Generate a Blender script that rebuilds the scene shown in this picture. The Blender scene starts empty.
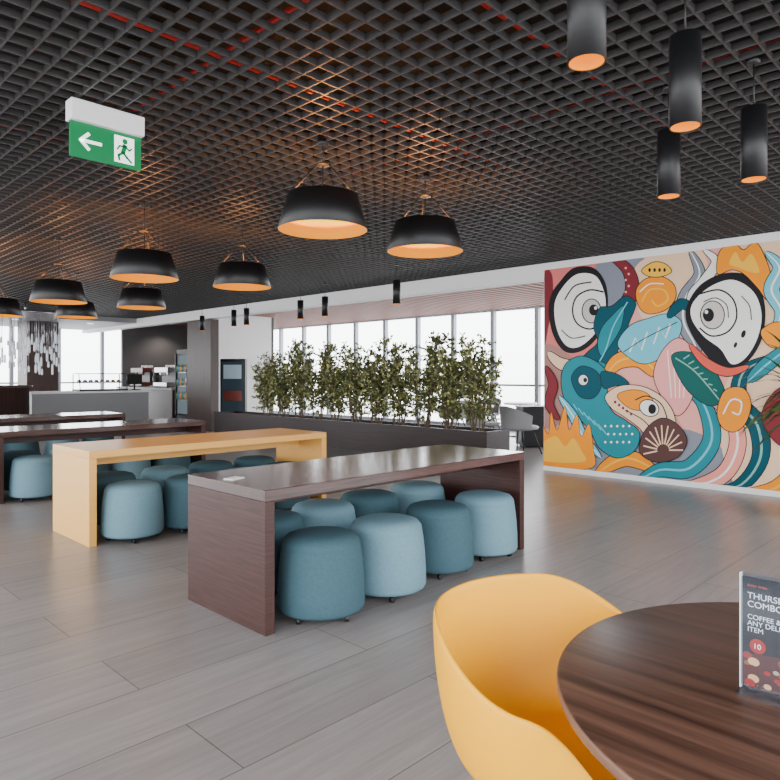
import bpy, bmesh, math, random
from mathutils import Vector, Matrix
random.seed(7)
scene = bpy.context.scene
COL = scene.collection

# ------------------------------------------------------------------ helpers
def S(r, g, b):
    def f(c):
        c /= 255.0
        return c/12.92 if c <= 0.04045 else ((c+0.055)/1.055)**2.4
    return (f(r), f(g), f(b), 1.0)

def mat(name, col, rough=0.5, metal=0.0, emit=None, es=1.0, spec=0.5, trans=0.0, alpha=1.0):
    m = bpy.data.materials.new(name); m.use_nodes = True
    b = m.node_tree.nodes["Principled BSDF"]
    b.inputs["Base Color"].default_value = col
    b.inputs["Roughness"].default_value = rough
    b.inputs["Metallic"].default_value = metal
    b.inputs["Specular IOR Level"].default_value = spec
    b.inputs["Transmission Weight"].default_value = trans
    b.inputs["Alpha"].default_value = alpha
    if emit:
        b.inputs["Emission Color"].default_value = emit
        b.inputs["Emission Strength"].default_value = es
    return m

def grain(name, c1, c2, scale, rough=0.35, bump=0.0, space="Object", spec=0.5, contrast=(0.3, 0.7), coat=0.0):
    m = mat(name, c1, rough, spec=spec); nt = m.node_tree; b = nt.nodes["Principled BSDF"]
    b.inputs["Coat Weight"].default_value = coat; b.inputs["Coat Roughness"].default_value = 0.12
    tc = nt.nodes.new("ShaderNodeTexCoord"); mp = nt.nodes.new("ShaderNodeMapping")
    mp.inputs["Scale"].default_value = scale
    nt.links.new(tc.outputs[space], mp.inputs["Vector"])
    n = nt.nodes.new("ShaderNodeTexNoise"); n.inputs["Scale"].default_value = 1.0
    n.inputs["Detail"].default_value = 6; n.inputs["Roughness"].default_value = 0.65
    nt.links.new(mp.outputs[0], n.inputs["Vector"])
    r = nt.nodes.new("ShaderNodeValToRGB")
    r.color_ramp.elements[0].position = contrast[0]; r.color_ramp.elements[0].color = c1
    r.color_ramp.elements[1].position = contrast[1]; r.color_ramp.elements[1].color = c2
    nt.links.new(n.outputs["Fac"], r.inputs[0]); nt.links.new(r.outputs[0], b.inputs["Base Color"])
    if bump:
        bp = nt.nodes.new("ShaderNodeBump"); bp.inputs["Strength"].default_value = bump
        bp.inputs["Distance"].default_value = 0.01
        nt.links.new(n.outputs["Fac"], bp.inputs["Height"]); nt.links.new(bp.outputs[0], b.inputs["Normal"])
    return m

class MB:
    def __init__(s): s.v = []; s.f = []; s.m = []; s.s = []
    def box(s, x0, x1, y0, y1, z0, z1, mi=0):
        b = len(s.v)
        s.v += [(x0,y0,z0),(x1,y0,z0),(x1,y1,z0),(x0,y1,z0),(x0,y0,z1),(x1,y0,z1),(x1,y1,z1),(x0,y1,z1)]
        for f in ((0,3,2,1),(4,5,6,7),(0,1,5,4),(1,2,6,5),(2,3,7,6),(3,0,4,7)):
            s.f.append(tuple(b+i for i in f)); s.m.append(mi); s.s.append(False)
    def lathe(s, prof, c=(0,0,0), seg=32, mi=0, smooth=True, caps=True):
        b = len(s.v); n = len(prof)
        for r, z in prof:
            for k in range(seg):
                a = 2*math.pi*k/seg
                s.v.append((c[0]+r*math.cos(a), c[1]+r*math.sin(a), c[2]+z))
        for i in range(n-1):
            for k in range(seg):
                k2 = (k+1) % seg
                s.f.append((b+i*seg+k, b+i*seg+k2, b+(i+1)*seg+k2, b+(i+1)*seg+k)); s.m.append(mi); s.s.append(smooth)
        if caps:
            s.f.append(tuple(b+k for k in reversed(range(seg)))); s.m.append(mi); s.s.append(False)
            s.f.append(tuple(b+(n-1)*seg+k for k in range(seg))); s.m.append(mi); s.s.append(False)
    def tube(s, p0, p1, r0, r1=None, seg=10, mi=0):
        r1 = r0 if r1 is None else r1
        p0 = Vector(p0); p1 = Vector(p1); d = (p1-p0).normalized()
        a = d.orthogonal().normalized(); c = d.cross(a); b = len(s.v)
        for p, r in ((p0, r0), (p1, r1)):
            for k in range(seg):
                t = 2*math.pi*k/seg
                s.v.append(tuple(p + a*math.cos(t)*r + c*math.sin(t)*r))
        for k in range(seg):
            k2 = (k+1) % seg
            s.f.append((b+k, b+k2, b+seg+k2, b+seg+k)); s.m.append(mi); s.s.append(True)
        s.f.append(tuple(b+k for k in reversed(range(seg)))); s.m.append(mi); s.s.append(False)
        s.f.append(tuple(b+seg+k for k in range(seg))); s.m.append(mi); s.s.append(False)
    def face(s, pts, mi=0, smooth=False):
        b = len(s.v); s.v += [tuple(p) for p in pts]
        s.f.append(tuple(range(b, b+len(pts)))); s.m.append(mi); s.s.append(smooth)
    def obj(s, name, mats, loc=(0,0,0), rot=0.0, parent=None, bevel=0, mesh_only=False):
        me = bpy.data.meshes.new(name); me.from_pydata(s.v, [], s.f); me.update()
        for m in mats: me.materials.append(m)
        me.polygons.foreach_set("material_index", s.m)
        me.polygons.foreach_set("use_smooth", s.s)
        if mesh_only: return me
        return put(name, me, loc, rot, parent, bevel)

def put(name, me, loc=(0,0,0), rot=0.0, parent=None, bevel=0):
    o = bpy.data.objects.new(name, me); COL.objects.link(o)
    o.location = loc; o.rotation_euler = (0, 0, rot)
    if parent: o.parent = parent
    if bevel:
        md = o.modifiers.new("bevel", 'BEVEL'); md.width = bevel; md.segments = 2; md.limit_method = 'ANGLE'
    return o

def empty(name, loc=(0,0,0), rot=0.0):
    o = bpy.data.objects.new(name, None); COL.objects.link(o); o.location = loc
    o.rotation_euler = (0,0,rot); o.empty_display_size = 0.1
    return o

CEIL = 2.96; WX = 8.16; BX = 13.3; CY = 22.0

# ------------------------------------------------------------------ materials
M_white = mat("white_paint", S(244,244,244), 0.6)
M_offw = mat("offwhite_paint", S(242,242,242), 0.6)
M_greyp = mat("grey_paint", S(150,150,152), 0.6)
M_darkp = mat("charcoal_paint", S(38,38,42), 0.6)
M_black = mat("black_metal", S(20,20,22), 0.45)
M_blackm = mat("black_satin_shade", S(15,15,17), 0.45)
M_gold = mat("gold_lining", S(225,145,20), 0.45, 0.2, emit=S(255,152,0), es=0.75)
M_glow = mat("warm_diffuser", S(250,200,70), 0.5, emit=S(255,190,40), es=2.6)
M_steel = mat("steel", S(190,190,195), 0.3, 1.0)
M_grid = mat("ceiling_grid_grey", S(62,60,60), 0.45)
M_slab = mat("plenum_black", S(8,8,9), 0.9)
M_red = mat("red_sprinkler_pipe", S(190,36,24), 0.5)
M_duct = mat("duct_dark", S(26,26,28), 0.6)
M_wtop = grain("dark_wood_top", S(50,33,32), S(80,55,50), (2.0, 40, 40), 0.2, coat=0.5)
M_wleg = grain("dark_wood_leg", S(42,23,21), S(72,44,38), (3, 3, 70), 0.42, spec=0.35)
M_wood_pl = grain("planter_wood", S(32,22,23), S(54,39,38), (30, 2, 60), 0.4, spec=0.3)
M_pillar = grain("pillar_wood", S(44,30,28), S(70,50,45), (30, 30, 2), 0.45)
M_round = grain("round_table_wood", S(52,33,27), S(104,74,60), (38, 1.6, 30), 0.4, spec=0.35, contrast=(0.32,0.72))
M_roundedge = mat("round_table_edge", S(110,78,60), 0.45)
M_ytab = grain("yellow_laminate", S(226,168,82), S(234,178,94), (3,40,40), 0.32)
M_yell = mat("chair_yellow", S(232,164,0), 0.42, spec=0.25)
M_ywood = grain("oak_legs", S(190,120,60), S(215,150,90), (30,30,3), 0.4)
M_pd = grain("pouf_teal", S(56,83,93), S(64,92,102), (60,60,60), 0.75, spec=0.2)
M_pl = grain("pouf_lightblue", S(98,130,143), S(108,140,153), (60,60,60), 0.75, spec=0.2)
M_soil = mat("soil", S(40,30,24), 0.9)
M_slat = mat("slat_wood", S(140,98,86), 0.5)
M_screen = mat("screen", S(24,34,42), 0.2, emit=S(60,76,86), es=0.4)
M_green = mat("exit_green", S(0,112,64), 0.4, emit=S(0,140,76), es=0.3)
M_signw = mat("exit_white", S(240,245,240), 0.4, emit=S(240,255,245), es=1.2)

def glass_mat(name, col=(0.9,0.95,1,1), fac=0.12):
    m = bpy.data.materials.new(name); m.use_nodes = True; nt = m.node_tree
    nt.nodes.clear(); o = nt.nodes.new("ShaderNodeOutputMaterial")
    t = nt.nodes.new("ShaderNodeBsdfTransparent"); t.inputs[0].default_value = col
    g = nt.nodes.new("ShaderNodeBsdfGlossy"); g.inputs["Roughness"].default_value = 0.05
    x = nt.nodes.new("ShaderNodeMixShader"); x.inputs[0].default_value = fac
    nt.links.new(t.outputs[0], x.inputs[1]); nt.links.new(g.outputs[0], x.inputs[2]); nt.links.new(x.outputs[0], o.inputs[0])
    return m
M_acryl = glass_mat("clear_acrylic", fac=0.05)

def floor_mat():
    m = mat("floor_wood_look_tile", S(150,147,147), 0.3); nt = m.node_tree; b = nt.nodes["Principled BSDF"]
    g = nt.nodes.new("ShaderNodeNewGeometry")
    mp = nt.nodes.new("ShaderNodeMapping"); mp.inputs["Location"].default_value = (0.35, 0.07, 0)
    nt.links.new(g.outputs["Position"], mp.inputs[0])
    br = nt.nodes.new("ShaderNodeTexBrick"); br.inputs["Scale"].default_value = 1.0
    br.inputs["Brick Width"].default_value = 1.6; br.inputs["Row Height"].default_value = 0.4
    br.inputs["Mortar Size"].default_value = 0.0025; br.inputs["Mortar Smooth"].default_value = 0.1
    br.offset = 0.4
    br.inputs["Color1"].default_value = S(152,147,146); br.inputs["Color2"].default_value = S(140,135,134)
    br.inputs["Mortar"].default_value = S(86,82,81)
    nt.links.new(mp.outputs[0], br.inputs["Vector"])
    mp2 = nt.nodes.new("ShaderNodeMapping"); mp2.inputs["Scale"].default_value = (1.4, 20, 1)
    nt.links.new(g.outputs["Position"], mp2.inputs[0])
    n = nt.nodes.new("ShaderNodeTexNoise"); n.inputs["Scale"].default_value = 1.0; n.inputs["Detail"].default_value = 8
    n.inputs["Roughness"].default_value = 0.72; n.inputs["Distortion"].default_value = 0.5
    nt.links.new(mp2.outputs[0], n.inputs["Vector"])
    r = nt.nodes.new("ShaderNodeValToRGB")
    r.color_ramp.elements[0].position = 0.3; r.color_ramp.elements[0].color = (0.74,0.725,0.72,1)
    r.color_ramp.elements[1].position = 0.68; r.color_ramp.elements[1].color = (1.06,1.06,1.07,1)
    nt.links.new(n.outputs["Fac"], r.inputs[0])
    mx = nt.nodes.new("ShaderNodeMixRGB"); mx.blend_type = 'MULTIPLY'; mx.inputs[0].default_value = 1.0
    nt.links.new(br.outputs["Color"], mx.inputs[1]); nt.links.new(r.outputs[0], mx.inputs[2])
    nt.links.new(mx.outputs[0], b.inputs["Base Color"])
    return m

def leaf_mat(name, c1, c2, c3):
    m = mat(name, c1, 0.5); nt = m.node_tree; b = nt.nodes["Principled BSDF"]
    g = nt.nodes.new("ShaderNodeNewGeometry"); r = nt.nodes.new("ShaderNodeValToRGB")
    r.color_ramp.elements[0].color = c1; r.color_ramp.elements[1].color = c3
    e = r.color_ramp.elements.new(0.6); e.color = c2
    nt.links.new(g.outputs["Random Per Island"], r.inputs[0]); nt.links.new(r.outputs[0], b.inputs["Base Color"])
    return m
M_leaf = leaf_mat("ficus_leaf", S(50,58,32), S(100,106,60), S(184,180,114))
M_palm = leaf_mat("palm_leaf", S(22,46,30), S(40,76,42), S(90,126,50))
M_bark = mat("bark", S(92,76,58), 0.8)

# ------------------------------------------------------------------ room shell
b = MB(); b.box(-2.2, BX+0.2, -2.2, CY+0.2, -0.1, 0.0); b.obj("floor", [floor_mat()])
b = MB(); b.box(-2.2, WX+0.2, -2.2, 18.0, 3.6, 3.7); b.obj("ceiling", [M_slab])
b = MB(); p = 0.12; t = 0.0045; z0 = CEIL-0.036; z1 = CEIL
x = -1.94
while x < WX: b.box(x-t, x+t, -2.0, 18.0, z0, z1); x += p
y = -1.94
while y < 18.0: b.box(-2.0, WX, y-t, y+t, z0+0.001, z1-0.001); y += p
b.obj("ceiling_open_cell_grid", [M_grid])
e = empty("ceiling_services",(0,0,3.1))
b = MB()
b.tube((-1.9,1.9,0.05),(8.1,1.9,0.05),0.02,mi=0); b.tube((-1.9,5.2,0.02),(8.1,5.2,0.02),0.025,mi=0)
b.tube((4.1,-1.9,0.08),(4.1,17,0.08),0.025,mi=0); b.tube((6.4,-1.9,0.08),(6.4,17,0.08),0.025,mi=0)
b.tube((1.9,-1.9,-0.02),(1.9,17,-0.02),0.02,mi=0); b.tube((-1.9,3.1,-0.05),(8.1,3.1,-0.05),0.016,mi=0)
b.obj("sprinkler_pipes", [M_red], parent=e)
b = MB(); b.box(1.0,1.6,-1.9,17,0.15,0.5); b.box(-1.9,8.1,7.2,7.7,0.14,0.5); b.box(5.2,5.5,-1.9,17,0.13,0.5); b.obj("air_ducts", [M_duct], bevel=0.01, parent=e)
b = MB(); b.box(WX, WX+0.22, 4.96, CY, 2.70, 3.6); b.obj("wall_header", [M_offw])
b = MB(); b.box(WX, WX+0.22, -2.2, 4.96, 0, 3.6); b.obj("wall_mural", [M_white])
b = MB(); b.box(WX-0.015, WX, -2.0, 4.96, 0, 0.06); b.obj("baseboard_mural", [M_white])
b = MB(); b.box(WX+0.22, BX+0.2, 2.0, CY, 3.02, 3.12); b.obj("ceiling_lounge", [M_white])
b = MB(); y = 2.1
while y < CY-0.1: b.box(WX+0.24, BX-0.1, y, y+0.07, 2.93, 3.02); y += 0.2
b.obj("ceiling_slat_panel", [M_slat])
b = MB(); b.box(WX+0.22, BX+0.2, 1.9, 2.0, 0, 3.1); b.obj("wall_lounge_side", [M_offw])

def window_wall(name, axis, c, a0, a1, step, z_top, parts=(), m=M_offw, w=0.035, depth=0.12):
    b = MB()
    def bx(u0,u1,z0,z1,dd=depth):
        if axis == 'x': b.box(c-dd/2, c+dd/2, u0, u1, z0, z1)
        else: b.box(u0, u1, c-dd/2, c+dd/2, z0, z1)
    bx(a0,a1,0,0.12); bx(a0,a1,z_top-0.1,z_top)
    u = a0
    while u <= a1+0.01:
        bx(u-w,u+w,0.12,z_top-0.1); u += step
    for zz in parts: bx(a0,a1,zz-0.025,zz+0.025,depth*0.6)
    return b.obj(name, [m])
M_mull = mat("mullion_grey", S(160,166,174), 0.5)
window_wall("window_1", 'x', BX, 2.0, CY, 1.25, 3.0, (1.1,), M_mull, w=0.05)
window_wall("window_2", 'y', CY, -2.0, BX, 1.35, 3.0, (1.1,), M_mull, w=0.05)
window_wall("window_3", 'x', -2.1, -2.0, CY, 1.5, 3.0, (1.0,), M_mull)
window_wall("window_4", 'y', -2.1, -2.0, WX, 1.5, 3.0, (1.0,), M_mull)
for nm, a in (("wall_back_upper",(-2.2,-2.0,-2.2,CY,3.0,3.7)),("wall_side_upper",(-2.0,WX,-2.2,-2.0,3.0,3.7))):
    b = MB(); b.box(*a); b.obj(nm,[M_darkp])
b = MB(); b.box(-2.0, WX, 18.0, CY, 2.8, 3.7); b.obj("ceiling_cafe", [M_greyp])
b = MB(); b.box(5.7,6.5,19.2,20.0,0,2.8); b.obj("structural_column",[M_pillar],bevel=0.01)

# cafe bay
b = MB(); b.box(WX-0.02, WX+0.20, 13.98, 15.1, 0, 2.68); b.obj("wood_clad_column", [M_pillar], bevel=0.005)
b = MB(); b.box(10.6, 10.75, 15.1, 19.6, 0, 2.93); b.obj("wall_cafe_back", [mat("cafe_wall_grey", S(70,68,70), 0.6)])
b = MB(); b.box(8.4, 10.6, 15.0, 15.1, 0, 2.93); b.obj("wall_cafe_side", [M_offw])
b = MB(); b.box(8.4, 10.6, 19.5, 19.6, 0, 2.93); b.obj("wall_cafe_end", [mat("cafe_end_grey", S(84,82,84), 0.6)])
b = MB(); b.box(8.25, 8.9, 16.1, 19.4, 0, 0.95, 0); b.box(8.2, 8.95, 16.05, 19.45, 0.95, 1.0, 1)
b.obj("cafe_counter", [M_pillar, M_greyp], bevel=0.005)
b = MB(); b.box(10.1,10.6,15.6,19.3,0,0.9,0); b.box(10.05,10.6,15.55,19.35,0.9,0.94,1)
for zz in (1.25,1.6): b.box(10.35,10.6,15.8,19.2,zz,zz+0.03,1)
random.seed(4)
for zz in (0.94,1.28,1.63):
    yy=15.95
    while yy<19.1:
        h=random.uniform(0.16,0.27); b.lathe([(0.035,0),(0.037,h*0.6),(0.014,h*0.75),(0.014,h)],(10.45,yy,zz),10,random.choice((2,3,4))); yy+=random.uniform(0.1,0.2)
b.obj("back_bar_shelves",[M_greyp,M_steel,mat("bottle_amber",S(170,90,40),0.2),mat("bottle_white",S(220,220,215),0.3),mat("bottle_red",S(170,50,50),0.3)])
b = MB(); b.box(8.3, 8.95, 15.2, 15.95, 0.0, 2.0, 0); b.box(8.285, 8.3, 15.25, 15.9, 0.35, 1.85, 1)
for z in (0.7,1.05,1.4):
    b.box(8.275, 8.285, 15.27, 15.88, z, z+0.02, 2)
    for k in range(7): b.lathe([(0.02,0),(0.03,0.01),(0.03,0.14),(0.012,0.18),(0.012,0.2)],(8.262,15.32+0.085*k,z+0.02),8,3+(k%3))
b.box(8.23,8.285,15.24,15.27,0.3,1.9,0); b.box(8.23,8.285,15.88,15.91,0.3,1.9,0); b.tube((8.22,15.3,0.9),(8.22,15.3,1.5),0.01,mi=2)
b.obj("display_fridge", [M_black, mat("fridge_glass", S(50,58,64), 0.15, emit=S(170,190,200), es=0.3), M_steel, mat("drink_green",S(60,130,70),0.3), mat("drink_orange",S(220,130,50),0.3), mat("drink_blue",S(70,110,170),0.3)], bevel=0)
def espresso(loc, m1):
    b = MB(); b.box(-0.25,0.25,-0.38,0.38,0.04,0.14,0); b.box(0.0,0.25,-0.38,0.38,0.14,0.45,1)
    b.box(-0.22,0.25,-0.38,0.38,0.42,0.55,0)
    for yy in (-0.2,0.2):
        b.tube((-0.12,yy,0.42),(-0.12,yy,0.34),0.035,mi=0); b.tube((-0.12,yy,0.36),(-0.28,yy,0.33),0.012,mi=1)
    for xx in (-0.2,0.2):
        for yy in (-0.33,0.33): b.tube((xx,yy,0),(xx,yy,0.05),0.02,mi=1)
    for i in range(6): b.lathe([(0.035,0),(0.045,0.07)],(0.05+0.1*(i%2),-0.3+0.12*i,0.55),12,2)
    b.obj("espresso_machine", [m1, M_black, M_white], loc, bevel=0.004)
espresso((8.6, 17.0, 1.0), M_steel); espresso((8.6, 18.5, 1.0), mat("machine_dark_red",S(90,40,38),0.35))
b = MB(); b.lathe([(0.09,0),(0.09,0.3),(0.06,0.34),(0.1,0.5),(0.1,0.52)],seg=20); b.box(-0.12,0.12,-0.12,0.12,0,0.05)
b.obj("coffee_grinder",[M_black],(8.6,17.75,1.0))
b = MB(); b.box(5.0,7.8,16.5,17.2,0,0.9,0); b.box(4.95,7.85,16.45,17.25,0.9,0.95,1); b.obj("service_counter",[M_greyp,M_white],bevel=0.006)
b = MB(); b.box(-0.6,0.6,-0.25,0.25,0,0.04,0); b.box(-0.6,0.6,-0.25,0.25,0.2,0.215,1); b.box(-0.55,0.55,-0.15,0.25,0.42,0.44,0)
for xx in (-0.59,0.57): b.box(xx,xx+0.02,0.22,0.24,0.04,0.42,0); b.tube((xx+0.01,-0.24,0.04),(xx+0.01,-0.14,0.43),0.01,mi=0)
b.face([(-0.6,-0.25,0.04),(0.6,-0.25,0.04),(0.6,-0.15,0.43),(-0.6,-0.15,0.43)],1)
for i in range(8): b.lathe([(0.05,0),(0.06,0.03),(0.03,0.06)],(-0.5+0.14*i,0.05,0.216),10,2)
b.obj("pastry_display_case",[M_black,M_acryl,mat("pastry",S(190,130,70),0.6)],(6.7,16.85,0.95))
b = MB(); b.box(-0.02,0.02,-0.02,0.02,0.02,0.2,0); b.box(-0.12,0.12,-0.1,0.1,0,0.02,0); b.box(-0.2,0.2,-0.03,0.0,0.15,0.42,0)
b.obj("cash_register_screen",[M_black],(7.55,16.8,0.95),bevel=0.004)
b = MB(); b.lathe([(0.78,0),(0.78,1.08),(0.84,1.08),(0.84,1.13),(0.3,1.13),(0.3,1.08),(0.7,1.08),(0.7,0.0)],seg=48,mi=0)
b.obj("curved_reception_desk",[M_pillar],(3.75,15.2,0))
b = MB(); b.lathe([(0.75,0),(0.75,0.05)],(0,0,1.55),32,1)
random.seed(3)
for i in range(90):
    a = random.random()*6.28; r = 0.72*math.sqrt(random.random()); zz = random.uniform(0.25,1.0); l = random.uniform(0.12,0.28)
    x, y = r*math.cos(a), r*math.sin(a)
    b.tube((x,y,1.55),(x,y,zz+l),0.003,seg=4,mi=1)
    b.lathe([(0.012,0),(0.022,0.02),(0.02,l-0.03),(0.008,l)],(x,y,zz),8,0)
b.tube((0,0,1.6),(0,0,1.83),0.02,mi=1)
b.obj("glass_drop_chandelier",[mat("frosted_glass",S(205,210,215),0.25,emit=S(240,245,255),es=0.25),M_steel],(4.6,15.6,1.09))
def totem(loc, rot, w=0.75):
    b = MB(); b.box(-0.05,0.05,-w/2,w/2,0.05,1.75,0); b.box(-0.06,-0.05,-w/2+0.05,w/2-0.05,0.35,1.68,1)
    b.box(-0.2,0.2,-w/2,w/2,0,0.05,0); b.box(-0.065,-0.06,-w/2+0.1,w/2-0.1,1.25,1.6,2); b.box(-0.065,-0.06,-w/2+0.1,w/2-0.1,0.7,0.95,3)
    b.obj("digital_display_totem",[M_black,M_screen,mat("screen_content",S(150,170,180),0.3,emit=S(150,175,185),es=0.4),mat("screen_content_red",S(150,80,70),0.3)],loc,rot,bevel=0.004)
totem((9.0,14.35,0),0.5,0.7)

# planter
b = MB(); x0,x1,y0,y1=7.95,8.55,5.8,13.5
b.box(x0,x1,y0,y0+0.04,0,0.5,0); b.box(x0,x1,y1-0.04,y1,0,0.5,0); b.box(x0,x0+0.04,y0+0.04,y1-0.04,0,0.5,0); b.box(x1-0.04,x1,y0+0.04,y1-0.04,0,0.5,0)
b.box(x0+0.04,x1-0.04,y0+0.04,y1-0.04,0.0,0.44,1)
b.obj("long_planter_box",[M_wood_pl,M_soil])

def ficus(seed):
    random.seed(seed); b = MB()
    def leaf(p, d, L):
        d = d.normalized(); s = d.cross(Vector((random.uniform(-1,1),random.uniform(-1,1),random.uniform(-1,1))))
        if s.length < 1e-3: return
        s = s.normalized()*L*0.25; n = d.cross(s).normalized()*L*0.06
        m = p + d*L*0.45
        b.face([p, m+s+n, p+d*L],0,False)
        k=len(b.v); b.v.append(tuple(m-s+n)); b.f.append((k-3,k-1,k)); b.m.append(0); b.s.append(False)
    for st in range(11):
        a = random.random()*6.28; base = Vector((0.08*math.cos(a),0.1*math.sin(a),0))
        lean = Vector((math.cos(a)*random.uniform(0,0.2), math.sin(a)*random.uniform(0.02,0.24), 0))
        H = random.uniform(0.8,1.42); prev = base
        for k in range(1,10):
            t = k/9; q = base + lean*t + Vector((0,0,H*t)) + Vector((random.uniform(-.02,.02),random.uniform(-.02,.02),0))
            b.tube(prev,q,0.012*(1-t*0.7),0.011*(1-t*0.7),seg=5,mi=1)
            if t > 0.15:
                for j in range(4 if t>0.5 else 2):
                    dd = Vector((random.gauss(0,1)*0.8,random.gauss(0,1),random.uniform(-0.1,1.0))).normalized()
                    L = random.uniform(0.1,0.26)*(1.1-0.35*t); e = q + dd*L
                    b.tube(q,e,0.004,0.002,seg=3,mi=1)
                    for l in range(8):
                        pp = q + dd*L*(0.2+0.8*l/7)
                        ld = dd*0.6 + Vector((random.gauss(0,.6),random.gauss(0,.6),random.gauss(-0.1,.6)))
                        leaf(pp, ld, random.uniform(0.06,0.1))
            prev = q
    return b.obj("ficus_mesh",[M_leaf,M_bark],mesh_only=True)
FM = [ficus(s) for s in (11,12,13,14,15)]
y = 6.2; i = 0
random.seed(5)
while y < 12.1:
    o = put("potted_ficus", FM[i%5], (8.25, y, 0.44), random.choice((0,math.pi)))
    o.scale = (0.85,1,random.uniform(0.94,1.08)); y += 0.56; i += 1

# ------------------------------------------------------------------ lounge furniture beyond planter
b = MB(); b.box(-0.28,0.28,-0.25,0.25,0.03,0.74,0); b.box(-0.3,-0.28,-0.2,0.2,0.1,0.68,1); b.box(-0.22,0.22,-0.2,0.2,0,0.03,1); b.box(-0.3,0.3,-0.27,0.27,0.74,0.76,1)
b.obj("black_side_cabinet",[M_darkp,M_black],(10.75,6.75,0),-0.7,bevel=0.005)
def lounge_chair(loc, rot):
    b = MB()
    b.lathe([(0.2,0.4),(0.3,0.42),(0.32,0.46),(0.28,0.48),(0.02,0.47)],(0,0,0),24,0)
    seg = 20
    for k in range(seg):
        a0 = math.pi*(0.0+k/seg); a1 = math.pi*((k+1)/seg)
        h = lambda a: 0.66+0.16*math.sin(a)
        for r in (0.31,0.33):
            b.face([(r*math.cos(a0),r*math.sin(a0),0.45),(r*math.cos(a1),r*math.sin(a1),0.45),(1.08*r*math.cos(a1),1.08*r*math.sin(a1),h(a1)),(1.08*r*math.cos(a0),1.08*r*math.sin(a0),h(a0))],0,True)
    for sx in (-1,1):
        for sy in (-1,1): b.tube((sx*0.15,sy*0.15,0.41),(sx*0.26,sy*0.26,0),0.015,0.01,mi=1)
    b.obj("lounge_chair",[M_greyp,M_black],loc,rot)
lounge_chair((9.9,7.3,0),0.5); lounge_chair((11.0,8.9,0),2.6); lounge_chair((12.3,9.0,0),-1.5); lounge_chair((9.6,6.3,0),1.2)
def small_table(loc):
    b = MB(); b.lathe([(0.35,0.7),(0.36,0.71),(0.36,0.73),(0.35,0.74)],seg=32,mi=0); b.tube((0,0,0.02),(0,0,0.7),0.03,mi=1); b.lathe([(0.24,0),(0.24,0.015),(0.05,0.03)],seg=32,mi=1)
    b.obj("bistro_table",[M_white,M_black],loc)
small_table((10.6,8.0,0)); small_table((12.2,8.0,0))
b = MB(); b.lathe([(0.14,0),(0.14,0.02),(0.02,0.03)],mi=0); b.tube((0,0,0.02),(0,0,1.6),0.012); b.lathe([(0.16,0),(0.11,0.22)],(0,0,1.5),24,0)
b.obj("floor_lamp",[M_black],(12.2,15.4,0))

# ------------------------------------------------------------------ communal tables
def comm_table(x0, y0, mt, ml, L=2.4, W=0.8, H=0.75, t=0.06):
    b = MB(); b.box(0,L,0,W,H-t,H,0); b.box(0,t,0,W,0,H-t-0.0005,1); b.box(L-t,L,0,W,0,H-t-0.0005,1)
    b.box(t,L-t,W/2-0.02,W/2+0.02,H-t-0.1,H-t-0.0005,1)
    b.obj("communal_table",[mt,ml],(x0,y0,0),bevel=0.003)
comm_table(1.955,2.82,M_wtop,M_wleg); comm_table(2.0,5.25,M_ytab,M_ytab); comm_table(2.0,7.68,M_wtop,M_wleg); comm_table(2.0,10.1,M_wtop,M_wleg)

def pouf_mesh(m):
    b = MB()
    prof = [(0.20,0.045),(0.235,0.05),(0.245,0.07),(0.244,0.16),(0.238,0.26),(0.228,0.35),(0.222,0.385),(0.219,0.392),(0.221,0.399),(0.214,0.425),(0.195,0.448),(0.15,0.462),(0.08,0.469),(0.01,0.471)]
    b.lathe(prof,seg=40,mi=0)
    b.lathe([(0.19,0.035),(0.21,0.045)],seg=32,mi=1)
    for k in range(4):
        a = math.pi/4+k*math.pi/2; x,y=0.185*math.cos(a),0.185*math.sin(a)
        b.tube((x,y-0.012,0.02),(x,y+0.012,0.02),0.02,seg=14,mi=1); b.tube((x,y,0.02),(x,y,0.045),0.008,mi=2)
    return b.obj("pouf_mesh",[m,M_black,M_steel],mesh_only=True)
PD, PL = pouf_mesh(M_pd), pouf_mesh(M_pl)
poufs = [
 (2.36,2.86,0),(2.88,2.86,1),(3.44,2.92,0),(4.0,2.94,1),
 (2.44,3.48,0),(2.92,3.52,1),(3.42,3.58,0),(3.98,3.6,1),
 (2.37,5.3,1),(2.88,5.28,0),(3.42,5.3,1),(3.95,5.35,0),
 (2.45,5.95,0),(2.98,5.95,1),(3.5,6.0,0),(4.02,6.0,0),
 (2.38,7.75,1),(2.92,7.75,0),(3.45,7.8,1),(3.98,7.8,0),
 (2.42,8.4,0),(2.98,8.4,1),(3.5,8.4,0),(4.0,8.42,1),
 (2.4,10.2,1),(2.95,10.2,0),(3.5,10.2,1),(4.02,10.2,0)]
for x,y,c in poufs: put("pouf_stool", PL if c else PD, (x,y,0), random.random()*1.5)
b = MB(); b.box(-0.05,0.05,-0.035,0.035,0,0.004,0); b.obj("table_label_card",[M_white],(2.06,3.28,0.7505),0.3)

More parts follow.
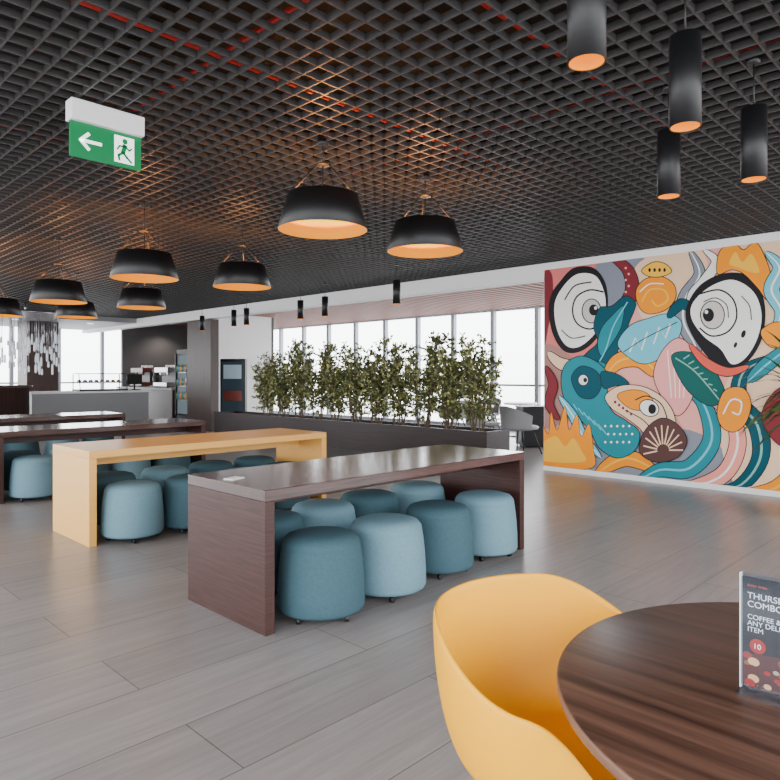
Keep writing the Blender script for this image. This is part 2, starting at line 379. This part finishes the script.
# ------------------------------------------------------------------ pendants
def drum(x, y, z, R=0.30, H=0.235):
    e = empty("drum_pendant_lamp",(x,y,z))
    b = MB(); r1 = R*0.78
    b.lathe([(R,0),(R+0.004,0.003),(r1+0.004,H),(r1,H),(r1-0.003,H-0.002)],seg=48,mi=0,caps=False)
    b.lathe([(R,0),(R-0.006,0.002),(r1-0.005,H-0.003)],seg=48,mi=1,caps=False)
    b.obj("shade",[M_blackm,M_gold],parent=e)
    b = MB(); b.lathe([(R*0.78,0.085),(R*0.78,0.09)],seg=40,mi=0); b.obj("diffuser",[M_glow],parent=e)
    b = MB(); top = CEIL-z; hz=min(H+0.2,top-0.06)
    for k in range(3):
        a = 0.9+k*2*math.pi/3; c,s=math.cos(a),math.sin(a)
        b.tube((r1*c,r1*s,H-0.01),(0.05*c,0.05*s,hz),0.005,seg=6,mi=1)
    b.lathe([(0.02,0),(0.052,0.004),(0.052,0.01),(0.02,0.012)],(0,0,hz),20,1)
    b.tube((0,0,hz),(0,0,top-0.02),0.004,seg=6,mi=1)
    b.tube((0,0,hz),(0,0,0.09),0.004,seg=6,mi=1)
    b.lathe([(0.04,0),(0.04,0.04)],(0,0,top-0.06),20,1)
    b.obj("suspension",[M_steel,M_black],parent=e)
    l = bpy.data.lights.new("bulb",'POINT'); l.energy = 26; l.color=(1,0.46,0.13); l.shadow_soft_size=0.04
    o = bpy.data.objects.new("bulb",l); COL.objects.link(o); o.parent=e; o.location=(0,0,0.15)
    l = bpy.data.lights.new("downlight",'SPOT'); l.energy = 16; l.color=(1,0.72,0.45); l.spot_size=2.2; l.spot_blend=0.8; l.shadow_soft_size=0.12
    o = bpy.data.objects.new("downlight",l); COL.objects.link(o); o.parent=e; o.location=(0,0,0.04)
for d in ((2.86,3.45,2.33),(3.93,3.47,2.33),(2.75,5.90,2.24),(3.88,6.02,2.28),(2.73,8.06,2.19),(3.83,8.3,2.22),(2.72,10.4,2.18),(3.85,10.6,2.24)):
    drum(*d)

def tube_lamp(x, y, z=2.33, L=0.36, R=0.06):
    e = empty("cylinder_pendant_lamp",(x,y,z))
    b = MB(); b.lathe([(R-0.006,0.001),(R,0),(R,L),(0.01,L+0.001)],seg=32,mi=0,caps=False)
    b.lathe([(R-0.004,0.0),(R-0.006,0.05)],seg=32,mi=1,caps=False); b.lathe([(R-0.006,0.04),(R-0.006,0.044)],seg=32,mi=2)
    b.tube((0,0,L),(0,0,CEIL-z-0.01),0.004,seg=6,mi=0)
    b.lathe([(0.03,CEIL-z-0.05),(0.03,CEIL-z-0.01)],seg=16,mi=0)
    b.obj("body",[M_black,M_gold,M_gold],parent=e)
for t_ in ((1.91,1.008),(2.68,0.99),(3.66,1.44),(3.645,1.01)): tube_lamp(*t_)
for x,y in ((6.75,6.5),(7.3,8.75),(7.35,9.5),(7.45,11.4),(7.47,11.9),(7.7,13.6)): tube_lamp(x,y,2.36,0.34,0.055)
def bay_light(x,y,z,en):  # invented ceiling fixtures, added to brighten the cafe bay and counter
    e = empty("added_cafe_light",(x,y,z)); b = MB(); b.lathe([(0.09,0),(0.09,0.02)],seg=24); b.obj("lens",[M_signw],parent=e)
    l = bpy.data.lights.new("lamp",'SPOT'); l.energy=en; l.color=(1,0.9,0.78); l.spot_size=2.3; l.spot_blend=0.7; l.shadow_soft_size=0.08
    o = bpy.data.objects.new("lamp",l); COL.objects.link(o); o.parent=e; o.location=(0,0,-0.02)
for yy in (16.3,17.6,18.9): bay_light(9.6,yy,2.905,110)
for xx in (5.3,7.2): bay_light(xx,18.8,2.775,60)

# ------------------------------------------------------------------ exit sign
e = empty("exit_sign",(1.585,3.90,2.59)); e.scale=(1.2,1.2,1.22)
b = MB(); b.box(-0.178,0.178,-0.04,0.04,0.165,0.262,0); b.obj("housing",[M_offw],parent=e,bevel=0.006)
b = MB(); b.box(-0.172,0.172,-0.008,0.008,0.0,0.165,0)
b.obj("green_panel",[M_green],parent=e)
b = MB(); Yp = -0.0095
def P2(pts): b.face([(p[0],Yp,p[1]) for p in pts],0)
def line2(p,q,w):
    d = Vector((q[0]-p[0],q[1]-p[1])).normalized(); n = Vector((-d.y,d.x))*w/2; dd=d*w/2*0.6
    P2([(p[0]-n.x-dd.x,p[1]-n.y-dd.y),(q[0]-n.x+dd.x,q[1]-n.y+dd.y),(q[0]+n.x+dd.x,q[1]+n.y+dd.y),(p[0]+n.x-dd.x,p[1]+n.y-dd.y)])
line2((-0.12,0.082),(-0.03,0.082),0.016); line2((-0.125,0.082),(-0.088,0.118),0.016); line2((-0.125,0.082),(-0.088,0.046),0.016)
P2([(0.035,0.018),(0.135,0.018),(0.135,0.148),(0.035,0.148)])
b.obj("arrow_and_door",[M_signw],parent=e)
b = MB(); Yp=-0.011
P2([(0.088+0.0135*math.cos(a*math.pi/8),0.125+0.0135*math.sin(a*math.pi/8)) for a in range(16)])
line2((0.088,0.103),(0.078,0.07),0.022); line2((0.078,0.068),(0.056,0.052),0.012); line2((0.056,0.052),(0.06,0.03),0.011)
line2((0.08,0.068),(0.098,0.048),0.012); line2((0.098,0.048),(0.12,0.028),0.011)
line2((0.085,0.1),(0.06,0.098),0.009); line2((0.06,0.098),(0.05,0.08),0.008); line2((0.09,0.1),(0.11,0.085),0.009); line2((0.11,0.085),(0.122,0.096),0.008)
b.obj("running_figure",[M_green],parent=e)

# ------------------------------------------------------------------ round table
e = empty("round_cafe_table",(1.458,0.214,0))
b = MB(); b.lathe([(0.53,0.717),(0.547,0.72),(0.55,0.727),(0.55,0.738),(0.548,0.742)],seg=96,mi=1)
b.lathe([(0.548,0.742),(0.544,0.745),(0.002,0.745)],seg=96,mi=0,caps=False); b.obj("top",[M_round,M_roundedge],parent=e)
b = MB(); b.tube((0,0,0.02),(0,0,0.717),0.035,seg=24); b.lathe([(0.28,0),(0.28,0.012),(0.06,0.03),(0.036,0.06)],seg=48); b.lathe([(0.04,0.68),(0.15,0.717)],seg=24)
b.obj("pedestal",[M_black],parent=e)

# menu holder
e = empty("menu_stand",(1.37,0.327,0.7455))
b = MB(); w=0.075
b.box(-0.035,0.035,-w,w,0,0.003,0); b.box(-0.005,-0.003,-w,w,0.003,0.222,0); b.box(0.003,0.005,-w,w,0.003,0.222,0)
for s_ in (-1,1): b.box(-0.0052,0.0052,s_*w-0.001,s_*w+0.001,0.003,0.222,1)
b.obj("acrylic_holder",[M_acryl,mat("acrylic_edge",S(215,220,225),0.2)],parent=e)
b = MB(); b.box(-0.0025,0.0025,-w+0.003,w-0.003,0.008,0.215,0); b.obj("leaflet",[mat("leaflet_black",S(26,20,22),0.5)],parent=e)
b = MB()
def disc(cy,cz,r,mi,off,sx=1.0):
    b.face([(-0.0025-off, cy+r*sx*math.cos(2*math.pi*k/20), cz+r*math.sin(2*math.pi*k/20)) for k in range(20)],mi)
random.seed(2)
b.face([(-0.0027,w-0.003,0.008),(-0.0027,-w+0.003,0.008),(-0.0027,-w+0.003,0.085),(-0.0027,w-0.003,0.07)],3)
for k in range(40): disc(random.uniform(-w+0.013,w-0.011), random.uniform(0.015,0.07), random.uniform(0.003,0.009), (0,2,3,1,2)[k%5], 0.0003+0.00002*k, 1.3)
disc(0.045,0.088,0.014,0,0.0012)
b.obj("leaflet_picture",[mat("leaf_red",S(150,34,30),0.4),mat("leaf_cream",S(205,160,120),0.4),mat("leaf_brown",S(140,76,44),0.4),mat("leaf_bg",S(80,36,30),0.4)],parent=e)
def text(body, y, z, size, m, par):
    c = bpy.data.curves.new("txt",'FONT'); c.body=body; c.size=size; c.extrude=0.0001
    c.materials.append(m); o = bpy.data.objects.new("text_line",c); COL.objects.link(o)
    o.parent=par; o.location=(-0.0029 if m is not tw else -0.0042,y,z); o.rotation_euler=(math.pi/2,0,-math.pi/2)
tm = mat("print_white",S(235,225,225),0.5); tw = mat("print_white_badge",S(240,235,230),0.5)
tr = mat("print_red",S(200,80,70),0.5)
text("THURSDAY",w-0.012,0.176,0.0165,tm,e); text("COMBO",w-0.012,0.160,0.0165,tm,e)
text("COFFEE &",w-0.012,0.137,0.013,tm,e); text("ANY DELI",w-0.012,0.125,0.013,tm,e); text("ITEM",w-0.012,0.113,0.013,tm,e)
text("10",0.053,0.083,0.014,tw,e); text("EVERY WEEK",w-0.012,0.198,0.006,tr,e)

# ------------------------------------------------------------------ yellow tub chair
def sst(a,b_,x):
    t=max(0,min(1,(x-a)/(b_-a))); return t*t*(3-2*t)
e = empty("yellow_tub_chair",(1.39,0.80,0),math.radians(-6))
bm = bmesh.new(); NS=56; NV=18; grid=[]
for i in range(NV+1):
    t=i/NV; ring=[]
    for k in range(NS):
        th=2*math.pi*k/NS; a=abs(((th+math.pi)%(2*math.pi))-math.pi); ad=math.degrees(a)
        H=0.79-0.12*sst(42,115,ad)-0.21*sst(115,162,ad)
        Rr=0.30-0.035*sst(110,160,ad); Rs=0.20
        if t<0.4: u=t/0.4; r=max(0.004,Rs*u); z=0.425+0.01*u*u
        else:
            s=(t-0.4)/0.6; r=Rs+(Rr-Rs)*math.sin(s*math.pi/2); z=0.435+(H-0.435)*(1-math.cos(s*math.pi/2))
        ring.append(bm.verts.new((r*math.sin(th), r*math.cos(th)*0.97, z)))
    grid.append(ring)
for i in range(NV):
    for k in range(NS):
        k2=(k+1)%NS; f=bm.faces.new((grid[i][k],grid[i][k2],grid[i+1][k2],grid[i+1][k])); f.smooth=True
bm.faces.new(grid[0])
bmesh.ops.recalc_face_normals(bm,faces=bm.faces)
me=bpy.data.meshes.new("shell"); bm.to_mesh(me); bm.free(); me.materials.append(M_yell)
o=put("shell",me,parent=e); md=o.modifiers.new("sol",'SOLIDIFY'); md.thickness=0.014; md.offset=0
md=o.modifiers.new("sub",'SUBSURF'); md.levels=1; md.render_levels=2
b = MB()
for sx in (-1,1):
    for sy in (-1,1): b.tube((sx*0.12,sy*0.12,0.425),(sx*0.23,sy*0.22,0),0.018,0.011,seg=14,mi=0)
b.tube((-0.13,-0.13,0.40),(0.13,0.13,0.40),0.012,mi=0); b.tube((-0.13,0.13,0.40),(0.13,-0.13,0.40),0.012,mi=0)
b.obj("legs",[M_ywood],parent=e)

# ------------------------------------------------------------------ palm near mural
b = MB(); random.seed(21)
b.lathe([(0.14,0),(0.17,0.02),(0.2,0.4),(0.21,0.42),(0.19,0.42),(0.18,0.36),(0.01,0.36)],seg=32,mi=2)
b.tube((0,0,0.36),(0.03,0.02,1.2),0.03,0.02,mi=1)
for k in range(95):
    a=random.random()*6.28; el=random.uniform(-0.3,1.2); L=random.uniform(0.5,0.85)
    p=Vector((0.03,0.02,random.uniform(0.9,1.3))); d=Vector((math.cos(a)*math.cos(el),math.sin(a)*math.cos(el),math.sin(el)))
    s=Vector((-math.sin(a),math.cos(a),0)); pts=[]; n=7
    for j in range(n+1):
        t=j/n; w_=0.03*math.sin(math.pi*min(1,t*0.9+0.1))+0.001
        pts.append((p-s*w_,p+s*w_)); p=p+d*(L/n); d=(d+Vector((0,0,-0.17))).normalized()
    for j in range(n): b.face([pts[j][0],pts[j][1],pts[j+1][1],pts[j+1][0]],0,True)
b.obj("potted_dracaena",[M_palm,M_bark,M_white],(7.12,1.47,0))

# ------------------------------------------------------------------ MURAL (flat paint shapes on the wall)
def wall_pt(px,py):
    k=(px-390)/656.0; Y=(5.720-5.818*k)/(0.713+0.701*k); d=5.818+0.701*Y
    return Y, 1.345+(375-py)*d/656.0
MC = {}; ML = []
def col(c):
    if c not in MC:
        MC[c]=len(ML)
        avg=sum(c)/3.0; v=[max(0,min(255,avg+(q-avg)*1.25)) for q in c]
        ML.append(mat("paint_%02x%02x%02x"%c,S(*v),0.6,spec=0.25))
    return MC[c]
MUR = MB(); layer=[0]
Zlo,Zhi = 0.065,2.83
def cat(pts,closed=True,n=6):
    out=[]; N=len(pts)
    rng = range(N) if closed else range(N-1)
    for i in rng:
        g=lambda j: pts[j%N] if closed else pts[max(0,min(N-1,j))]
        p0,p1,p2,p3=g(i-1),g(i),g(i+1),g(i+2)
        for s in range(n):
            t=s/n
            out.append(tuple(0.5*((2*p1[q])+(-p0[q]+p2[q])*t+(2*p0[q]-5*p1[q]+4*p2[q]-p3[q])*t*t+(-p0[q]+3*p1[q]-3*p2[q]+p3[q])*t**3) for q in (0,1)))
    if not closed: out.append(tuple(pts[-1]))
    return out
from mathutils.geometry import tessellate_polygon
def emitpoly(pts,c):
    layer[0]+=1; x=WX-0.001-layer[0]*0.00012
    P=[]
    for p in pts:
        Y,Z=wall_pt(*p); P.append((x,min(4.955,max(-1.95,Y)),min(Zhi,max(Zlo,Z))))
    tris=tessellate_polygon([[Vector((p[1],p[2],0)) for p in P]])
    b0=len(MUR.v); MUR.v+=P
    for t in tris: MUR.f.append(tuple(b0+i for i in t)); MUR.m.append(col(c)); MUR.s.append(False)
BLK=(22,20,24); WHT=(248,246,242)
def stroke(pts,w,c=BLK,closed=False,smooth=True,taper=0):
    q=cat(pts,closed) if smooth else list(pts)
    if closed: q=q+[q[0]]
    layer[0]+=1; x=WX-0.001-layer[0]*0.00012; ci=col(c)
    L=[]; N=len(q)
    for i in range(N):
        a=q[max(0,i-1)]; d=q[min(N-1,i+1)]
        dx,dy=d[0]-a[0],d[1]-a[1]; l=math.hypot(dx,dy) or 1
        u=i/(N-1)
        ww = w
        if taper: ww = taper + (w-taper)*math.sin(math.pi*min(1,max(0,u)))**0.6
        L.append(((q[i][0]-dy/l*ww/2,q[i][1]+dx/l*ww/2),(q[i][0]+dy/l*ww/2,q[i][1]-dx/l*ww/2)))
    cl=lambda p:(x,min(4.955,max(-1.95,wall_pt(*p)[0])),min(Zhi,max(Zlo,wall_pt(*p)[1])))
    for i in range(N-1):
        MUR.face([cl(L[i][0]),cl(L[i][1]),cl(L[i+1][1]),cl(L[i+1][0])],ci)
def band(pts,w,c,line=None):
    stroke(pts,w+1.8,BLK,taper=2.2); stroke(pts,w,c,taper=0.6)
    if line: stroke(pts,max(1.2,w*0.14),line,taper=0.3)
def blob(pts,c,ow=0.8,oc=BLK,smooth=True):
    q=cat(pts) if smooth else list(pts)
    emitpoly(q,c)
    if ow: stroke(q,ow,oc,True,False)
def ell(cx,cy,rx,ry,c,rot=0,ow=0.8,oc=BLK):
    r=math.radians(rot); q=[]
    for k in range(28):
        t=2*math.pi*k/28; u,v=rx*math.cos(t),ry*math.sin(t)
        q.append((cx+u*math.cos(r)-v*math.sin(r),cy+u*math.sin(r)+v*math.cos(r)))
    blob(q,c,ow,oc,False)
TD=(12,74,86); TL=(30,128,138); LB=(120,194,210); OR=(246,150,30); PK=(234,174,166); MR=(118,46,54); GY=(136,140,150); CR=(238,208,180); DG=(84,80,90); OG=(248,188,80); SG=(140,182,172); TP=(168,130,122)
# large ground fields
blob([(540,255),(800,215),(800,500),(540,472)],PK,0,smooth=False)
blob([(540,262),(612,252),(618,300),(604,350),(570,372),(540,360)],(216,130,124),0)
blob([(544,276),(552,274),(553,300),(548,330),(544,346)],MR,0)
blob([(598,262),(640,254),(646,285),(628,318),(606,330),(600,290)],GY,0)
blob([(640,262),(700,248),(706,300),(680,336),(646,322),(636,296)],CR,0)
blob([(735,250),(800,235),(800,360),(760,380),(745,330)],CR,0)
blob([(540,350),(566,352),(584,380),(572,415),(540,425)],TP,0)
blob([(600,345),(660,335),(690,360),(690,400),(640,400),(600,385)],PK,0)
blob([(600,440),(690,430),(740,470),(720,492),(640,480),(590,470)],GY,0)
blob([(735,370),(800,350),(800,500),(740,490),(720,430)],CR,0)
# long flowing hair / wave bands
band([(610,256),(628,270),(632,292),(618,314),(598,336)],13,MR)
for k in range(7): ell(626+3*(k%2),268+6*k,1.2,1.2,PK,0,0)
band([(690,250),(700,274),(686,298),(684,322),(696,350),(678,366)],15,GY,WHT)
band([(704,250),(716,262),(704,282),(692,296),(690,318)],10,WHT)
band([(596,474),(626,458),(656,470)],16,OR,OG)
band([(636,482),(660,470),(690,468),(712,440),(704,404),(684,388)],18,TL,LB)
band([(660,490),(690,488),(724,474),(738,444),(730,414),(706,398)],17,(234,160,148),WHT)
band([(690,494),(736,488),(760,460),(758,426),(740,402),(744,372),(776,356)],18,TD,SG)
band([(728,496),(776,488),(800,460),(790,424),(766,404)],18,OR,OG)
band([(548,352),(562,364),(584,366),(600,352)],12,CR)
# orange swirl
blob([(636,292),(644,280),(660,276),(674,284),(676,298),(666,310),(650,314),(640,308)],OR)
stroke([(642,302),(650,290),(664,290),(668,300),(658,306),(652,300)],1.6,OG); stroke([(640,292),(650,284),(664,284)],1.2,WHT)
blob([(642,270),(654,262),(666,264),(672,272),(660,277),(648,276)],OG)
for k in range(4): ell(650+5*k,270,1.3,2,BLK,0,0)
# ---- face / eye 1
blob([(560,282),(574,268),(594,268),(606,284),(608,310),(600,334),(584,350),(566,352),(554,336),(549,312),(552,294)],BLK,0)
blob([(564,286),(578,274),(596,276),(605,294),(605,314),(595,334),(579,347),(566,345),(557,328),(555,304)],WHT,0)
stroke([(604,292),(590,290),(577,297),(573,311),(578,324),(591,329),(603,322)],1.6)
ell(592,311,9.5,12,(206,202,198),0,1.1); ell(594,310,4.6,5.6,BLK,0,0); ell(596,308,1.4,1.7,WHT,0,0)
stroke([(565,300),(575,286),(592,282)],1.4); stroke([(562,330),(572,338),(586,336)],1.1)
# ---- dark teal leaf mass (S curve)
blob([(594,326),(600,308),(612,306),(626,296),(636,304),(630,322),(624,338),(618,352),(618,366),(604,378),(588,376),(578,364),(588,352),(598,342)],TD)
blob([(602,328),(612,316),(624,306),(622,326),(612,344),(602,356),(598,344)],TL,0.7)
stroke([(628,302),(614,326),(606,350),(596,368)],1.2,LB)
blob([(578,374),(590,362),(606,364),(604,378),(588,386)],TL,.7)
# orange curl + blue fish
band([(604,380),(618,362),(640,358),(658,370),(672,360)],18,OR,OG)
blob([(618,344),(630,326),(650,318),(668,314),(682,322),(678,340),(664,356),(646,364),(630,358)],LB)
stroke([(630,352),(636,338),(642,350),(648,332),(654,344),(660,327),(666,338),(671,324)],1.8,WHT,False,False)
stroke([(624,352),(646,338),(678,322)],0.9)
band([(668,318),(682,304),(696,312)],10,TD)
# pink tongue
blob([(654,376),(662,352),(678,338),(692,348),(696,372),(692,400),(678,416),(664,400)],(236,170,166))
for k in range(4): stroke([(668+5*k,350+2*k),(670+5*k,374),(672+4*k,398)],1.0,WHT)
# big green striped leaf
blob([(672,356),(690,352),(708,362),(720,378),(726,398),(712,406),(696,398),(682,382)],(16,86,82))
for k in range(7): stroke([(684+5*k,359+5*k),(690+4.6*k,355+6*k)],1.2,SG)
stroke([(676,358),(696,372),(720,400)],1.3,SG)
# ---- face / eye 2
blob([(690,300),(702,284),(722,274),(744,274),(760,288),(766,312),(762,340),(750,360),(734,370),(718,366),(704,352),(692,334),(686,316)],BLK,0)
blob([(694,302),(712,286),(734,280),(754,292),(762,314),(758,338),(746,358),(732,364),(721,349),(704,336),(692,318)],WHT,0)
stroke([(700,294),(720,290),(734,300),(737,318),(728,332),(712,336),(700,328)],1.7)
ell(713,315,12,14,(210,204,200),0,1.1); ell(709,315,5.6,6.8,BLK,0,0); ell(707,312,1.7,2,WHT,0,0)
stroke([(704,302),(716,298),(727,305),(729,318)],1.1)
ell(744,334,2.2,4,BLK,20,0); ell(736,345,1.6,3,BLK,20,0)
stroke([(742,296),(750,306),(752,320)],1.1)
band([(690,344),(706,362),(728,372),(750,366)],9,(206,98,84))
# orange crest
blob([(718,274),(720,252),(734,242),(744,250),(756,242),(766,258),(772,280),(768,300),(758,288),(744,274),(732,270)],OR)
blob([(730,264),(736,252),(743,262),(752,254),(760,272),(750,272),(740,268)],OG,0)
band([(766,252),(780,268),(772,290),(782,312),(772,338)],15,LB,WHT)
band([(784,244),(796,268),(788,300),(798,330)],14,WHT,GY)
blob([(762,330),(776,322),(790,326),(790,344),(774,348),(764,340)],OR)
band([(748,382),(768,364),(800,340)],14,TL,LB)
# teal bird
blob([(562,376),(568,362),(582,356),(598,362),(608,374),(608,392),(612,410),(626,420),(640,432),(636,450),(618,458),(600,448),(590,430),(574,412),(564,396)],TL)
blob([(572,378),(582,366),(598,372),(602,386),(594,398),(580,396)],TD,0.7)
ell(584,380,5,5.5,WHT,0,0.9); ell(586,380,2,2.3,BLK,0,0)
blob([(602,372),(618,374),(630,384),(616,386),(604,388)],TD,.7)
for k in range(6): stroke([(574+5*k,404+4*k),(578+6*k,410+5*k)],1.0,LB)
for i in range(5):
    for j in range(3): ell(606+6*i+(j%2)*3,426+8*j,1.1,1.2,WHT,0,0)
band([(546,366),(554,384),(550,404),(560,420)],9,MR)
band([(560,396),(574,416),(584,436),(602,458)],9,LB,WHT)
# orange flame
blob([(540,420),(549,434),(552,412),(558,430),(566,406),(570,430),(578,414),(582,436),(590,424),(594,448),(592,468),(540,465)],OR,0.5)
blob([(540,446),(556,436),(566,446),(574,438),(582,450),(584,462),(540,460)],OG,0)
# cream/orange snake head
blob([(606,396),(620,386),(642,386),(662,396),(674,412),(676,430),(664,442),(650,440),(640,428),(624,416),(612,408)],CR)
blob([(618,396),(630,390),(646,392),(654,402),(644,410),(630,408)],OR,.7)
ell(650,408,10,8,WHT,25,1.0); ell(653,409,4,5,BLK,0,0)
stroke([(636,400),(648,396),(662,404),(668,418)],1.2); stroke([(626,410),(644,420),(656,434)],1)
for k in range(5): ell(616+4*k,402+3*k,1.3,1.5,MR,0,0)
# spiked comb
blob([(640,450),(646,430),(662,418),(678,424),(688,440),(680,456),(664,462),(650,460)],(84,60,58))
for k in range(11):
    a=math.pi*(0.95+k*0.105); stroke([(664+6*math.cos(a),450+6*math.sin(a)),(664+20*math.cos(a),450+25*math.sin(a))],1.4,CR,False,False)
# crescent + ring
blob([(718,410),(726,390),(744,388),(752,404),(746,424),(734,432),(722,426)],OR)
stroke([(724,414),(732,400),(742,402),(740,414),(733,412)],1.6,WHT)
blob([(764,408),(780,388),(798,392),(800,440),(782,446),(766,428)],MR)
stroke([(772,412),(784,400),(792,416),(784,432)],1.2,PK)
# continuation of the mural to the right of the view
def wallshape(cy,cz,ry,rz,c,rot=0):
    r=math.radians(rot); layer[0]+=1; x=WX-0.001-layer[0]*0.00012; P=[]
    for k in range(28):
        t=2*math.pi*k/28; wob=1+0.12*math.sin(3*t+cy*5)
        u,v=ry*math.cos(t)*wob,rz*math.sin(t)*wob
        P.append((x,min(1.9,max(-1.95,cy+u*math.cos(r)-v*math.sin(r))),min(Zhi,max(Zlo,cz+u*math.sin(r)+v*math.cos(r)))))
    MUR.face(P,col(c))
random.seed(9); cs=[TD,TL,LB,OR,PK,MR,GY,CR,DG,OG,WHT]
layer[0]+=1
MUR.face([(WX-0.001-layer[0]*0.00012,a,b_) for a,b_ in ((1.85,Zlo),(-1.95,Zlo),(-1.95,Zhi),(1.85,Zhi))],col(PK))
for k in range(46): wallshape(random.uniform(-1.8,1.6),random.uniform(0.2,2.7),random.uniform(.12,.4),random.uniform(.1,.35),cs[k%11],random.uniform(0,180))
for cy in (-0.9,0.7):
    wallshape(cy,1.8,.45,.55,BLK); wallshape(cy,1.83,.38,.48,WHT); wallshape(cy,1.8,.2,.24,BLK); wallshape(cy,1.8,.14,.17,WHT); wallshape(cy,1.8,.06,.07,BLK)
MUR.obj("mural",ML)

# ------------------------------------------------------------------ world & light
w = bpy.data.worlds.new("sky"); scene.world = w; w.use_nodes = True
nt = w.node_tree; bg = nt.nodes["Background"]
tc = nt.nodes.new("ShaderNodeTexCoord"); sp = nt.nodes.new("ShaderNodeSeparateXYZ"); r = nt.nodes.new("ShaderNodeValToRGB")
nt.links.new(tc.outputs["Generated"], sp.inputs[0]); 
mr = nt.nodes.new("ShaderNodeMapRange"); mr.inputs[1].default_value=-1; mr.inputs[2].default_value=1
nt.links.new(sp.outputs["Z"], mr.inputs[0]); nt.links.new(mr.outputs[0], r.inputs[0])
r.color_ramp.elements[0].position=0.40; r.color_ramp.elements[0].color=(0.5,0.505,0.52,1)
r.color_ramp.elements[1].position=0.52; r.color_ramp.elements[1].color=(0.95,0.975,1.0,1)
nt.links.new(r.outputs[0], bg.inputs["Color"]); bg.inputs["Strength"].default_value = 9.0
def portal(loc, rot, sx, sy):
    l = bpy.data.lights.new("window_portal",'AREA'); l.shape='RECTANGLE'; l.size=sx; l.size_y=sy; l.cycles.is_portal=True
    o = bpy.data.objects.new("window_portal",l); COL.objects.link(o); o.location=loc; o.rotation_euler=rot
H2=math.pi/2
portal((-2.2,10,1.5),(0,-H2,0),3.0,24)
portal((3,-2.2,1.5),(H2,0,0),10.4,3.0)
portal((BX+0.15,12,1.5),(0,H2,0),3.0,20)
portal((5.6,CY+0.15,1.5),(-H2,0,0),15.4,3.0)

# ------------------------------------------------------------------ camera
cd = bpy.data.cameras.new("camera"); cam = bpy.data.objects.new("camera",cd); COL.objects.link(cam)
cam.location=(0,0,1.345); cam.rotation_euler=(math.pi/2,0,math.radians(-45.5))
cd.sensor_width=36; cd.lens=656/780*36; cd.shift_y=-15/780; cd.clip_start=0.05; cd.clip_end=200
scene.camera=cam
